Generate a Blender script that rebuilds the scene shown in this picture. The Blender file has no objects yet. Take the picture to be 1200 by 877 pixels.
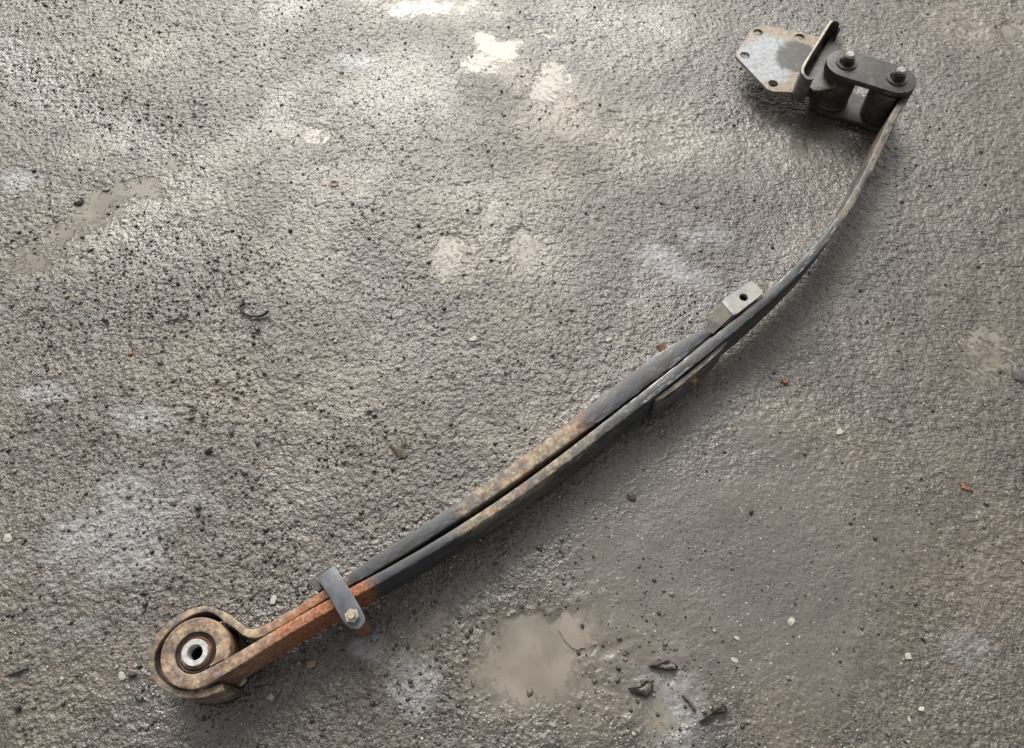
import bpy, bmesh, math, random
import numpy as np
from mathutils import Vector, Matrix

random.seed(7)
rng = np.random.default_rng(11)
S = bpy.context.scene
COL = S.collection

# ------------------------------------------------------------------ camera
CAM_H, TILT, FPX = 1.30, math.radians(27.0), 942.0
cd = bpy.data.cameras.new("camera")
cam = bpy.data.objects.new("camera", cd)
COL.objects.link(cam)
cam.location = (0, 0, CAM_H)
cam.rotation_euler = (TILT, 0, 0)
cd.sensor_width = 36.0
cd.sensor_fit = 'HORIZONTAL'
cd.lens = FPX / 1200.0 * 36.0
cd.clip_start, cd.clip_end = 0.05, 500.0
S.camera = cam

# ------------------------------------------------------------------ daylight
SUN_EL, SUN_AZ = math.radians(43), math.radians(-10)     # azimuth measured from +Y towards +X
w = bpy.data.worlds.new("World")
S.world = w
w.use_nodes = True
wn, wl = w.node_tree.nodes, w.node_tree.links
wn.clear()
sky = wn.new("ShaderNodeTexSky")
sky.sky_type = 'NISHITA'
sky.sun_disc = False
sky.sun_elevation = SUN_EL
sky.sun_rotation = SUN_AZ
sky.air_density, sky.dust_density, sky.ozone_density = 1.0, 6.0, 0.6
hs = wn.new("ShaderNodeHueSaturation")
hs.inputs['Saturation'].default_value = 0.10            # thin even cloud: greyer than the clear sky
bg = wn.new("ShaderNodeBackground")
bg.inputs['Strength'].default_value = 0.115
wo = wn.new("ShaderNodeOutputWorld")
wl.new(sky.outputs[0], hs.inputs['Color'])
tint = wn.new("ShaderNodeMix")
tint.data_type = 'RGBA'
tint.blend_type = 'MULTIPLY'
tint.inputs[0].default_value = 1.0
tint.inputs[7].default_value = (1.0, 0.970, 0.922, 1)     # warm cloud cover
wl.new(hs.outputs[0], tint.inputs[6])
wl.new(tint.outputs[2], bg.inputs['Color'])
wl.new(bg.outputs[0], wo.inputs['Surface'])

sd = bpy.data.lights.new("sun", 'SUN')
sd.energy = 1.5
sd.angle = math.radians(29)
sd.color = (1.0, 0.945, 0.86)
sun = bpy.data.objects.new("sun", sd)
COL.objects.link(sun)
sdir = Vector((math.sin(SUN_AZ) * math.cos(SUN_EL), math.cos(SUN_AZ) * math.cos(SUN_EL), math.sin(SUN_EL)))
sun.rotation_euler = sdir.to_track_quat('Z', 'Y').to_euler()
sun.location = sdir * 6

vs = S.view_settings
vs.view_transform = 'Standard'
vs.look = 'None'
vs.exposure = 0.92
vs.gamma = 1.0
vs.use_curve_mapping = False
S.cycles.max_bounces = 5

# ------------------------------------------------------------------ helpers
ST, CT = math.sin(TILT), math.cos(TILT)


def at(px, py, z=0.0):
    """surveyed photo point -> world point at height z"""
    x, y = (px - 600) / FPX, (438.5 - py) / FPX
    r = (x, ST + y * CT, -CT + y * ST)
    t = (z - CAM_H) / r[2]
    return np.array((r[0] * t, r[1] * t, z))


def mesh_obj(name, verts, faces, mat, parent=None, smooth=False, loc=None):
    me = bpy.data.meshes.new(name)
    me.from_pydata([tuple(v) for v in verts], [], faces)
    me.update()
    o = bpy.data.objects.new(name, me)
    COL.objects.link(o)
    if mat:
        me.materials.append(mat)
    if smooth:
        for p in me.polygons:
            p.use_smooth = True
    if loc is not None:
        o.location = loc
    if parent:
        o.parent = parent
        o.matrix_parent_inverse = parent_matrix(parent).inverted()
    return o


def parent_matrix(p):
    m = Matrix.Translation(p.location) @ p.rotation_euler.to_matrix().to_4x4()
    if p.parent:
        m = parent_matrix(p.parent) @ p.matrix_parent_inverse @ m
    return m


def bm_obj(name, bm, mat, parent=None, smooth=False, angle=None):
    me = bpy.data.meshes.new(name)
    bmesh.ops.recalc_face_normals(bm, faces=bm.faces)
    bm.to_mesh(me)
    bm.free()
    o = bpy.data.objects.new(name, me)
    COL.objects.link(o)
    me.materials.append(mat)
    if smooth:
        for p in me.polygons:
            p.use_smooth = True
        if angle:
            me.set_sharp_from_angle(angle=math.radians(angle))
    if parent:
        o.parent = parent
        o.matrix_parent_inverse = parent_matrix(parent).inverted()
    return o


def tag(o, label=None, cat=None, group=None, kind=None):
    if label: o['label'] = label
    if cat: o['category'] = cat
    if group: o['group'] = group
    if kind: o['kind'] = kind
    return o


def prism_bm(pts, z0, z1, bevel=0.0, segs=2, holes=()):
    """upright prism of an xy outline (world units); circular holes (x,y,r) are cut through"""
    bm = bmesh.new()
    if not holes:
        b = [bm.verts.new((p[0], p[1], z0)) for p in pts]
        t = [bm.verts.new((p[0], p[1], z1)) for p in pts]
        n = len(pts)
        bm.faces.new(t)
        bm.faces.new(b[::-1])
        for i in range(n):
            bm.faces.new((b[i], b[(i + 1) % n], t[(i + 1) % n], t[i]))
    else:
        loops = [[(p[0], p[1]) for p in pts]]
        for (hx, hy, r) in holes:
            loops.append([(hx + r * math.cos(-k * math.pi / 10), hy + r * math.sin(-k * math.pi / 10)) for k in range(20)])
        edges = []
        allv = []
        for lp in loops:
            v = [bm.verts.new((x, y, z1)) for x, y in lp]
            allv.append(v)
            edges += [bm.edges.new((v[i], v[(i + 1) % len(v)])) for i in range(len(v))]
        bmesh.ops.triangle_fill(bm, edges=edges, use_beauty=True, use_dissolve=False)
        ret = bmesh.ops.extrude_face_region(bm, geom=list(bm.faces))
        for g in ret['geom']:
            if isinstance(g, bmesh.types.BMVert):
                g.co.z = z0
    bmesh.ops.recalc_face_normals(bm, faces=bm.faces)
    if bevel > 0:
        es = [e for e in bm.edges if len(e.link_faces) == 2 and e.calc_face_angle(0) > 0.6]
        bmesh.ops.bevel(bm, geom=es, offset=bevel, segments=segs, affect='EDGES', profile=0.6)
    return bm


def lathe_bm(cx, cy, prof, n=48, closed=True):
    """prof: list of (r, z) forming a closed ring section (closed) or an open profile"""
    bm = bmesh.new()
    rings = []
    for k in range(n):
        a = 2 * math.pi * k / n
        rings.append([bm.verts.new((cx + r * math.cos(a), cy + r * math.sin(a), z)) for r, z in prof])
    m = len(prof)
    for k in range(n):
        A, B = rings[k], rings[(k + 1) % n]
        for i in range(m if closed else m - 1):
            j = (i + 1) % m
            bm.faces.new((A[i], B[i], B[j], A[j]))
    return bm


def stadium(a, b, r, n=14):
    a, b = np.array(a[:2]), np.array(b[:2])
    d = (b - a) / np.linalg.norm(b - a)
    ang = math.atan2(d[1], d[0])
    pts = []
    for k in range(n + 1):
        t = ang - math.pi / 2 + math.pi * k / n
        pts.append((b[0] + r * math.cos(t), b[1] + r * math.sin(t)))
    for k in range(n + 1):
        t = ang + math.pi / 2 + math.pi * k / n
        pts.append((a[0] + r * math.cos(t), a[1] + r * math.sin(t)))
    return pts


def sweep(name, Ue, Le, z0, z1, mat, parent, masks=None, cr=0.004, z_prof=None, lean=None):
    """bar standing on edge: Ue / Le are the two long edges (N x 2), rounded corners.
       masks: N x 3 (rust, mud, wear) stored per vertex, top corners raised as wear and painted glint"""
    Ue, Le = np.asarray(Ue), np.asarray(Le)
    N = len(Ue)
    verts, faces, cols = [], [], []
    prof = []   # (side s, offset along normal from that side, z offset end)
    for (sx, sz, a0) in ((1, 1, 0), (-1, 1, 90), (-1, -1, 180), (1, -1, 270)):
        for k in range(4):
            a = math.radians(a0 + 30 * k)
            prof.append((sx, sz, math.cos(a), math.sin(a)))
    M = len(prof)
    corner_wear_glint = [0.10 if (sz_ > 0 and 0.2 < abs(c_) < 0.95) else 0.0 for (_, sz_, c_, _s) in prof]  # top corners: edge wear plus the highlight there, put into the colour
    for i in range(N):
        u, l = Ue[i], Le[i]
        d = l - u
        t = max(np.linalg.norm(d), 1e-6)
        d = d / t
        mid = (u + l) / 2
        r = min(cr if np.isscalar(cr) else cr[i], t * 0.42)
        zt, zb = (z1, z0) if z_prof is None else (z_prof[i][1], z_prof[i][0])
        for kk, (sx, sz, c, s) in enumerate(prof):
            o = sx * (t / 2 - r) + r * c
            z = (zt - r if sz > 0 else zb + r) + r * s
            p = mid + d * o
            if lean is not None:
                p = p - d * lean[i] * (zt - z) / (zt - zb)
            verts.append((p[0], p[1], z))
            mk = tuple(masks[i]) + (0.0,) * (4 - len(masks[i]))
            cols.append((mk[0], mk[1], mk[2] + corner_wear_glint[kk], mk[3]))
    for i in range(N - 1):
        for k in range(M):
            k2 = (k + 1) % M
            faces.append((i * M + k, i * M + k2, (i + 1) * M + k2, (i + 1) * M + k))
    faces.append(tuple(range(M))[::-1])
    faces.append(tuple((N - 1) * M + k for k in range(M)))
    bm = bmesh.new()
    vs_ = [bm.verts.new(v) for v in verts]
    for f in faces:
        bm.faces.new([vs_[q] for q in f])
    bm.normal_update()
    o = bm_obj(name, bm, mat, parent, True, 50)
    arc = np.concatenate(([0], np.cumsum(np.linalg.norm(np.diff((Ue + Le) / 2, axis=0), axis=1))))
    al = o.data.attributes.new("along", 'FLOAT_VECTOR', 'POINT')
    vv = np.array(verts)
    off = np.repeat((Ue + Le) / 2, M, axis=0)
    sgn = np.array([p_[0] for p_ in prof] * N)
    dist_ = np.linalg.norm(vv[:, :2] - off, axis=1) * sgn
    al.data.foreach_set("vector", np.stack((np.repeat(arc, M), dist_, vv[:, 2]), -1).astype(np.float32).ravel())
    at_ = o.data.color_attributes.new("masks", 'FLOAT_COLOR', 'POINT')
    buf = np.ones((len(verts), 4), dtype=np.float32)
    buf[:, :] = np.array(cols)
    at_.data.foreach_set("color", buf.ravel())
    return o


def catmull(P, per=8):
    P = np.asarray(P, float)
    Q = np.vstack((2 * P[0] - P[1], P, 2 * P[-1] - P[-2]))
    out = []
    for i in range(1, len(Q) - 2):
        p0, p1, p2, p3 = Q[i - 1], Q[i], Q[i + 1], Q[i + 2]
        for k in range(per):
            t = k / per
            out.append(0.5 * ((2 * p1) + (-p0 + p2) * t + (2 * p0 - 5 * p1 + 4 * p2 - p3) * t * t + (-p0 + 3 * p1 - 3 * p2 + p3) * t ** 3))
    out.append(Q[-2])
    return np.array(out)


# value noise on numpy arrays
def vnoise(x, y, seed):
    r = np.random.default_rng(seed)
    T = r.random((256, 256)).astype(np.float32)
    xi, yi = np.floor(x).astype(np.int64), np.floor(y).astype(np.int64)
    fx, fy = (x - xi), (y - yi)
    fx = fx * fx * fx * (fx * (fx * 6 - 15) + 10)
    fy = fy * fy * fy * (fy * (fy * 6 - 15) + 10)
    a = T[xi & 255, yi & 255]; b = T[(xi + 1) & 255, yi & 255]
    c = T[xi & 255, (yi + 1) & 255]; d = T[(xi + 1) & 255, (yi + 1) & 255]
    return (a * (1 - fx) + b * fx) * (1 - fy) + (c * (1 - fx) + d * fx) * fy - 0.5


def fbm(x, y, seed, oct=4, gain=0.5):
    s, a, tot = 0, 1.0, 0
    for k in range(oct):
        c, n = math.cos(0.6 * k + 0.3), math.sin(0.6 * k + 0.3)
        s = s + a * vnoise((x * c - y * n) * 2 ** k + 13.7 * k, (x * n + y * c) * 2 ** k + 5.1 * k, seed + k)
        tot += a
        a *= gain
    return s / tot


def sm(a, b, x):
    t = np.clip((x - a) / (b - a), 0, 1)
    return t * t * (3 - 2 * t)


# ------------------------------------------------------------------ materials
class NT:
    def __init__(s, name):
        s.m = bpy.data.materials.new(name)
        s.m.use_nodes = True
        s.t = s.m.node_tree
        s.t.nodes.clear()
        s.out = s.n("ShaderNodeOutputMaterial")
        s.p = s.n("ShaderNodeBsdfPrincipled")
        s.l(s.p.outputs[0], s.out.inputs['Surface'])

    def n(s, typ, **kw):
        nd = s.t.nodes.new(typ)
        for k, v in kw.items():
            setattr(nd, k, v)
        return nd

    def l(s, a, b):
        s.t.links.new(a, b)

    def set(s, sock, v):
        if hasattr(v, 'is_linked') or hasattr(v, 'links'):
            s.l(v, sock)
        else:
            sock.default_value = v

    def noise(s, scale, detail=4, rough=0.55, vec=None, dist=0.0):
        nd = s.n("ShaderNodeTexNoise")
        nd.inputs['Scale'].default_value = scale
        nd.inputs['Detail'].default_value = detail
        nd.inputs['Roughness'].default_value = rough
        nd.inputs['Distortion'].default_value = dist
        if vec is not None:
            s.l(vec, nd.inputs['Vector'])
        return nd.outputs['Fac']

    def math(s, op, a, b=0.0, c=None, clamp=False):
        nd = s.n("ShaderNodeMath", operation=op, use_clamp=clamp)
        s.set(nd.inputs[0], a)
        s.set(nd.inputs[1], b)
        if c is not None:
            s.set(nd.inputs[2], c)
        return nd.outputs[0]

    def ramp(s, fac, lo, hi, a=0.0, b=1.0):
        nd = s.n("ShaderNodeMapRange", interpolation_type='SMOOTHSTEP')
        s.set(nd.inputs['Value'], fac)
        s.set(nd.inputs['From Min'], lo)
        s.set(nd.inputs['From Max'], hi)
        s.set(nd.inputs['To Min'], a)
        s.set(nd.inputs['To Max'], b)
        return nd.outputs['Result']

    def mix(s, fac, a, b):
        nd = s.n("ShaderNodeMix", data_type='RGBA')
        s.set(nd.inputs[0], fac)
        s.set(nd.inputs[6], a if not isinstance(a, tuple) else (*a, 1))
        s.set(nd.inputs[7], b if not isinstance(b, tuple) else (*b, 1))
        return nd.outputs[2]

    def obj(s):
        return s.n("ShaderNodeTexCoord").outputs['Object']

    def bump(s, h, strength=0.3, dist=0.002, normal=None):
        nd = s.n("ShaderNodeBump")
        nd.inputs['Strength'].default_value = strength
        nd.inputs['Distance'].default_value = dist
        s.l(h, nd.inputs['Height'])
        if normal is not None:
            s.l(normal, nd.inputs['Normal'])
        return nd.outputs[0]


def leaf_material():
    k = NT("painted_spring_steel")
    co = k.obj()
    at_ = k.n("ShaderNodeAttribute", attribute_name="masks")
    sep = k.n("ShaderNodeSeparateColor")
    k.l(at_.outputs['Color'], sep.inputs[0])
    av = k.n("ShaderNodeAttribute", attribute_name="along").outputs['Vector']
    mp = k.n("ShaderNodeMapping")
    mp.inputs['Scale'].default_value = (0.42, 1, 1)
    k.l(av, mp.inputs['Vector'])
    lv = mp.outputs[0]
    big = k.noise(60, 7, 0.7, lv)
    fine = k.noise(210, 5, 0.7, co)
    mid = k.noise(120, 5, 0.62, lv)
    nz = k.math('ADD', k.math('MULTIPLY', big, 0.65), k.math('MULTIPLY', fine, 0.35))
    paint = k.mix(k.ramp(big, 0.32, 0.70), (0.010, 0.0105, 0.0115), (0.036, 0.042, 0.053))
    paint = k.mix(k.ramp(mid, 0.5, 0.8, 0, 0.6), paint, (0.085, 0.09, 0.10))
    paint = k.mix(k.ramp(k.noise(33, 7, 0.72, lv), 0.45, 0.72, 0, 0.5), paint, (0.060, 0.050, 0.039))
    rustm = k.ramp(k.math('ADD', nz, sep.outputs[0]), 0.74, 0.98)
    rustc = k.mix(k.ramp(fine, 0.35, 0.65), (0.10, 0.032, 0.014), (0.31, 0.122, 0.055))
    rustc = k.mix(k.ramp(mid, 0.52, 0.72, 0, 0.55), rustc, (0.26, 0.20, 0.15))
    mudm = k.ramp(k.math('ADD', nz, sep.outputs[1]), 0.70, 1.0)
    sz = k.n("ShaderNodeSeparateXYZ")
    k.l(av, sz.inputs[0])
    mudm = k.math('MULTIPLY', mudm, k.math('MAXIMUM', k.ramp(sz.outputs[2], 0.060, 0.088, 0.30, 1.0), at_.outputs['Alpha']))
    pat = k.noise(75, 6, 0.7, co)
    mudc = k.mix(k.ramp(pat, 0.36, 0.62), (0.13, 0.095, 0.062), (0.37, 0.305, 0.21))
    mudc = k.mix(k.ramp(k.noise(48, 6, 0.7, co), 0.47, 0.60, 0, 0.9), mudc, (0.082, 0.083, 0.088))
    mudc = k.mix(k.ramp(k.noise(64, 6, 0.75, co, 0.5), 0.53, 0.63, 0, 0.85), mudc, (0.27, 0.125, 0.058))
    mw = k.n("ShaderNodeMapping")
    mw.inputs['Scale'].default_value = (0.14, 1.3, 1)
    k.l(av, mw.inputs['Vector'])
    wear_glint = k.ramp(k.math('ADD', k.noise(230, 6, 0.78, mw.outputs[0], 0.5), sep.outputs[2]), 0.76, 0.86)
    c = k.mix(rustm, paint, rustc)
    c = k.mix(k.math('MULTIPLY', mudm, 0.9), c, mudc)
    c = k.mix(wear_glint, c, (0.30, 0.31, 0.32))
    c = k.mix(k.ramp(k.noise(330, 3, 0.6, co), 0.66, 0.74, 0, 0.55), c, (0.035, 0.03, 0.026))
    k.l(c, k.p.inputs['Base Color'])
    rgh = k.math('ADD', k.ramp(mid, 0.3, 0.7, 0.36, 0.52), k.math('MULTIPLY', k.math('MAXIMUM', rustm, mudm), 0.22))
    k.l(rgh, k.p.inputs['Roughness'])
    k.p.inputs['Specular IOR Level'].default_value = 0.42
    k.l(k.bump(k.math('ADD', fine, k.math('MULTIPLY', k.math('MAXIMUM', mudm, rustm), 0.5)), 0.3, 0.0012), k.p.inputs['Normal'])
    return k.m


def worn(name, base, second, rust=0.0, rough=0.45, metal=0.0, pale=None, palef=0.0, scale=60, bump=0.25):
    k = NT(name)
    co = k.obj()
    a = k.noise(scale, 6, 0.62, co)
    b = k.noise(scale * 3.7, 5, 0.65, co)
    c = k.mix(k.ramp(a, 0.35, 0.68), base, second)
    if pale:
        c = k.mix(k.ramp(k.noise(scale * 0.6, 6, 0.7, co, 0.6), 0.62 - 0.25 * palef, 0.75 - 0.2 * palef), c, pale)
    if rust > 0:
        rc = k.mix(b, (0.12, 0.045, 0.022), (0.40, 0.19, 0.10))
        c = k.mix(k.ramp(k.math('MULTIPLY_ADD', b, 0.35, k.math('MULTIPLY', k.noise(scale * 0.8, 5, 0.7, co), 0.65)), 0.68 - 0.4 * rust, 0.82 - 0.4 * rust), c, rc)
    k.l(c, k.p.inputs['Base Color'])
    k.l(k.ramp(b, 0.3, 0.7, rough - 0.1, rough + 0.14), k.p.inputs['Roughness'])
    k.p.inputs['Metallic'].default_value = metal
    k.l(k.bump(b, bump, 0.001), k.p.inputs['Normal'])
    return k.m


M = {}
M['leaf'] = leaf_material()
M['black_steel'] = worn("black_painted_steel", (0.018, 0.018, 0.018), (0.036, 0.035, 0.034), rough=0.5, pale=(0.075, 0.066, 0.054), palef=0.35)
M['barrel'] = worn("dark_greasy_steel", (0.017, 0.015, 0.013), (0.05, 0.042, 0.035), rough=0.5, pale=(0.085, 0.065, 0.045), palef=0.3)
M['wall'] = worn("dusty_bracket_steel", (0.030, 0.030, 0.031), (0.075, 0.074, 0.070), rough=0.45, pale=(0.17, 0.135, 0.095), palef=0.3, rust=0.1)
M['clip'] = worn("blue_grey_steel", (0.050, 0.058, 0.072), (0.085, 0.095, 0.112), rust=0.10, rough=0.38, scale=40)
M['rusty'] = worn("rusty_steel", (0.085, 0.038, 0.020), (0.21, 0.105, 0.052), rough=0.65, pale=(0.30, 0.22, 0.15), palef=0.3)
M['bolt'] = worn("pale_bolt_steel", (0.22, 0.195, 0.155), (0.38, 0.34, 0.28), rust=0.25, rough=0.4, metal=0.3, scale=160)
M['black_bolt'] = worn("oiled_bolt_steel", (0.018, 0.018, 0.018), (0.05, 0.05, 0.05), rough=0.28, metal=0.4)
M['bright'] = worn("bright_thread_steel", (0.16, 0.155, 0.145), (0.34, 0.33, 0.31), rough=0.4, metal=0.6, scale=200)
M['sleeve'] = worn("white_sleeve_steel", (0.28, 0.275, 0.265), (0.46, 0.455, 0.445), rough=0.4, metal=0.1, scale=120, bump=0.1)
M['rubber'] = worn("black_rubber", (0.012, 0.011, 0.011), (0.035, 0.03, 0.03), rough=0.5)
M['redrubber'] = worn("rust_stained_ring", (0.07, 0.022, 0.014), (0.22, 0.09, 0.055), rough=0.5, scale=140)
M['pad'] = worn("galvanised_plate", (0.17, 0.175, 0.175), (0.31, 0.32, 0.33), rough=0.4, pale=(0.27, 0.23, 0.17), palef=0.35, scale=45)
M['padneck'] = worn("muddy_plate", (0.028, 0.027, 0.025), (0.090, 0.078, 0.060), rough=0.55, scale=45)

# ------------------------------------------------------------------ ground
# base plane z = 0.  One graded sheet: fine where one looks closely, coarser outwards.
STEP = 0.0025


def graded(a, b, far_a, far_b):
    core = np.arange(a, b, STEP)
    def out(start, end):
        xs, s, x = [], STEP, start
        while abs(x - end) > s and len(xs) < 200:
            s *= 1.10
            x = x + math.copysign(s, end - start)
            xs.append(x)
        return xs
    return np.array(out(a, far_a)[::-1] + list(core) + out(b, far_b))


gx = graded(-1.20, 1.22, -14, 14)
gy = graded(0.0, 1.68, -12, 16)
GX, GY = np.meshgrid(gx, gy)
W = (np.abs(GX) < 2.2) & (np.abs(GY - 0.8) < 2.0)


def P(px, py):
    return at(px, py, 0)[:2]


def blob(px, py, rx, ry, ang=0, warp=0.35, seed=1, freq=14):
    """noise-edged ellipse mask (1 inside) centred on a ground point; radii in metres"""
    c = P(px, py)
    a = math.radians(ang)
    dx, dy = GX - c[0], GY - c[1]
    u = (dx * math.cos(a) + dy * math.sin(a)) / rx
    v = (-dx * math.sin(a) + dy * math.cos(a)) / ry
    d = np.sqrt(u * u + v * v) + warp * 2 * fbm(GX * freq, GY * freq, seed, 4, 0.6)
    return d


low = 0.012 * fbm(GX * 1.9 + 3, GY * 1.9, 21, 2) + 0.006 * fbm(GX * 6, GY * 6 + 9, 31, 3)
# wheel-worn rut across the far left
r0, r1 = P(20, 70), P(215, 200)
rd = (r1 - r0) / np.linalg.norm(r1 - r0)
dist = (GX - r0[0]) * (-rd[1]) + (GY - r0[1]) * rd[0]
along = (GX - r0[0]) * rd[0] + (GY - r0[1]) * rd[1]
rut_w = sm(0.75, 0.25, along) * sm(-0.5, -0.1, along)
dd = dist + 0.05 * fbm(GX * 8, GY * 8, 77, 3)
low += rut_w * (0.003 * np.exp(-((dd - 0.16) / 0.12) ** 2) - 0.003 * np.exp(-((dd + 0.0) / 0.08) ** 2))
low *= np.where(W, 1, 1.0)
# keep the ground level under the spring and bracket
mid_relief = 0.0026 * fbm(GX * 26, GY * 26, 41, 4, 0.6)
# streaky relief on the right, grainy relief on the left
ca, sa = math.cos(math.radians(-32)), math.sin(math.radians(-32))
SU, SV = GX * ca + GY * sa, -GX * sa + GY * ca
streak = fbm(SU * 75, SV * 190, 51, 2, 0.6)
grain = fbm(GX * 165, GY * 165, 61, 2, 0.7)
pixx = 600 + FPX * GX / (GY * ST + CAM_H * CT)
right = sm(-0.05, 0.65, GX * 0.9 + (GY - 0.6) * 0.55 + 0.25 * fbm(GX * 3, GY * 3, 71, 2))
fine_relief = (0.0034 * streak * right + 0.0046 * grain * (1 - 0.45 * right))
smooth_zone = sm(0.25, 1.15, blob(860, 670, 0.50, 0.40, 12, 0.45, 5, 5))      # worn smoother lower right
fine_relief *= 0.14 + 0.86 * smooth_zone
mid_relief *= 0.25 + 0.75 * smooth_zone
fine_relief += (0.0004 + 0.0010 * smooth_zone) * fbm(GX * 90, GY * 90, 83, 2)

# glossy, smoother, partly darker band along the spring's near side and under the bracket
sp = np.array([P(x_, y_) for x_, y_ in [(215, 820), (265, 806), (345, 768), (430, 716), (530, 655), (640, 588), (740, 515), (830, 440), (900, 372), (960, 305), (1000, 240)]] + [P(x_, y_) for x_, y_ in [(1010, 165), (950, 135), (890, 112)]])
dmin = np.full(GX.shape, 9.0)
for p_, q_ in zip(sp, sp[1:]):
    e_ = q_ - p_
    t_ = np.clip(((GX - p_[0]) * e_[0] + (GY - p_[1]) * e_[1]) / (e_ @ e_), 0, 1)
    dmin = np.minimum(dmin, np.hypot(GX - p_[0] - t_ * e_[0], GY - p_[1] - t_ * e_[1]))
near_band = np.maximum(sm(.125, .02, dmin + .09 * fbm(GX * 11, GY * 11, 520, 4, .6)), .9 * sm(1.15, .45, blob(950, 165, .17, .13, -20, .5, 540, 9)))
film = sm(-.02, .24, fbm(GX * 5.5 + 7, GY * 5.5, 610, 4, .6)) * sm(-1.1, -.5, GX + .35 * GY)
fine_relief *= 1 - .45 * film
fine_relief *= 1 - .45 * near_band
H = low + mid_relief + fine_relief
H = H - 0.004

PUDDLES = [   # px, py, rx, ry (m), angle, depth
    (645, 765, 0.155, 0.08, -5, .0056), (695, 722, 0.04, 0.025, 20, .003),
    (528, 296, 0.040, 0.050, 0, .0036), (614, 294, 0.030, 0.040, 0, .0034), (580, 238, .04, .045, 20, .003),
    (640, 100, 0.065, 0.10, -15, .0042), (592, 52, 0.085, 0.045, 15, .005), (565, 70, .05, .05, 0, .004),
    (165, 216, 0.06, 0.05, 32, .0055), (118, 243, 0.05, 0.05, 10, .0050), (80, 268, .05, .04, 40, .0048), (45, 300, .05, .05, 30, .0030), (500, 4, 0.13, 0.05, 0, .005),
    (370, 158, .03, .025, 0, .004), (780, 165, 0.05, 0.065, -20, .0035),
    (1155, 400, 0.05, 0.09, -10, .0036),
    (1135, 30, 0.045, 0.035, -10, .004), (1180, 36, 0.03, 0.035, 0, .004), (1105, 8, .07, .025, 0, .0036),
    (265, 462, .03, .018, 10, .003), (205, 190, .025, .018, 0, .003), (780, 845, .035, .05, 0, .003),
]
puddle_cells = []
for i, (px, py, rx, ry, an, dep) in enumerate(PUDDLES):
    d = blob(px, py, rx * 1.15, ry * 1.15, an, 0.85, 200 + i, 15)
    m = sm(1.35, 0.1, d)
    c = P(px, py)
    iy, ix = int(np.argmin(abs(gy - np.clip(c[1], 0, 1.67)))), int(np.argmin(abs(gx - c[0])))
    y0, y1, x0, x1 = max(0, iy - 4), iy + 5, max(0, ix - 4), ix + 5
    base = float(np.mean((low - 0.004)[y0:y1, x0:x1]))
    H = H * (1 - 0.93 * m) + (base + 0.8 * mid_relief + 1.15 * fine_relief) * 0.93 * m - dep * m
    puddle_cells.append((d, base - dep * 0.52))

# contact bed: the spring presses nothing, but ground must not poke through it
H = np.minimum(H, 0.004)
far = sm(2.0, 5.0, np.sqrt(GX ** 2 + (GY - .8) ** 2))
H = H * (1 - far)


def ground_z(x, y):
    ix = np.clip(np.searchsorted(gx, x), 0, len(gx) - 1)
    iy = np.clip(np.searchsorted(gy, y), 0, len(gy) - 1)
    return H[iy, ix]


# stains (colour of the ground itself)
stain = np.zeros_like(GX)
for i, (px, py, rx, ry, an, s) in enumerate([
        (785, 308, .10, .04, -32, 1.0), (830, 275, .06, .04, 0, .6), (140, 625, .15, .12, 10, .28), (490, 805, .04, .055, 20, .3),
        (790, 835, .07, .07, 0, .42), (20, 210, .05, .035, 0, .35), (425, 760, .035, .02, 0, .5),
        (60, 460, .05, .02, 0, .35), (165, 490, .06, .03, 0, .3), (596, 50, .04, .02, 0, 1.0), (1130, 755, .05, .03, 0, .12), (410, 70, .06, .03, 0, .5)]):
    d = blob(px, py, rx, ry, an, 0.75, 300 + i, 16)
    stain = np.maximum(stain, s * sm(1.15, 0.25, d) * (0.55 + 0.9 * np.clip(fbm(GX * 60, GY * 60, 340 + i, 3, .7) + .5, 0, 1)))
silt = np.zeros_like(GX)
for i, (px, py, rx, ry, an, s) in enumerate([
        (650, 765, .19, .11, -5, 1.0), (925, 800, .08, .11, -25, .75), (940, 500, .12, .09, -10, .55), (640, 110, .13, .2, 0, .85), (1150, 30, .16, .12, 0, .8),
        (790, 160, .14, .14, 0, .7), (530, 295, .09, .09, 0, .7), (614, 290, .08, .08, 0, .7), (120, 250, .20, .12, 30, .35), (500, 0, .22, .1, 0, .7),
        (1180, 650, .12, .12, 0, .5), (1120, 200, .3, .3, 0, .28), (130, 70, .2, .14, 20, .4), (1010, 380, .08, .1, 0, .3), (560, 230, .2, .1, 0, .45), (870, 580, .1, .06, 0, .35), (270, 460, .1, .05, 0, .45), (700, 40, .3, .15, 0, .5)]):
    d = blob(px, py, rx, ry, an, 0.6, 400 + i, 9)
    silt = np.maximum(silt, s * sm(1.3, 0.3, d))
silt = np.clip(silt + 0.16 * film + 0.30 * sm(0.0, 0.35, fbm(GX * 4.5, GY * 4.5, 450, 4, .6)), 0, 1)
oil = sm(1.0, .5, blob(835, 865, .05, .045, 0, .5, 471, 14))          # dark oily patch by the white stain
# wetter, darker and shinier where the ground is low or on the right
wet = np.clip(0.45 + 0.45 * right + 1.1 * fbm(GX * 3.2, GY * 3.2, 500, 3) - 60 * (low + 0.002), 0, 1)
wet = np.clip(wet + 0.3 * sm(.35, .0, np.abs(dd) * 4) * rut_w, 0, 1)

wet = np.clip(wet * (1 - .3 * near_band) * .85 + near_band, 0, 1)

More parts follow.
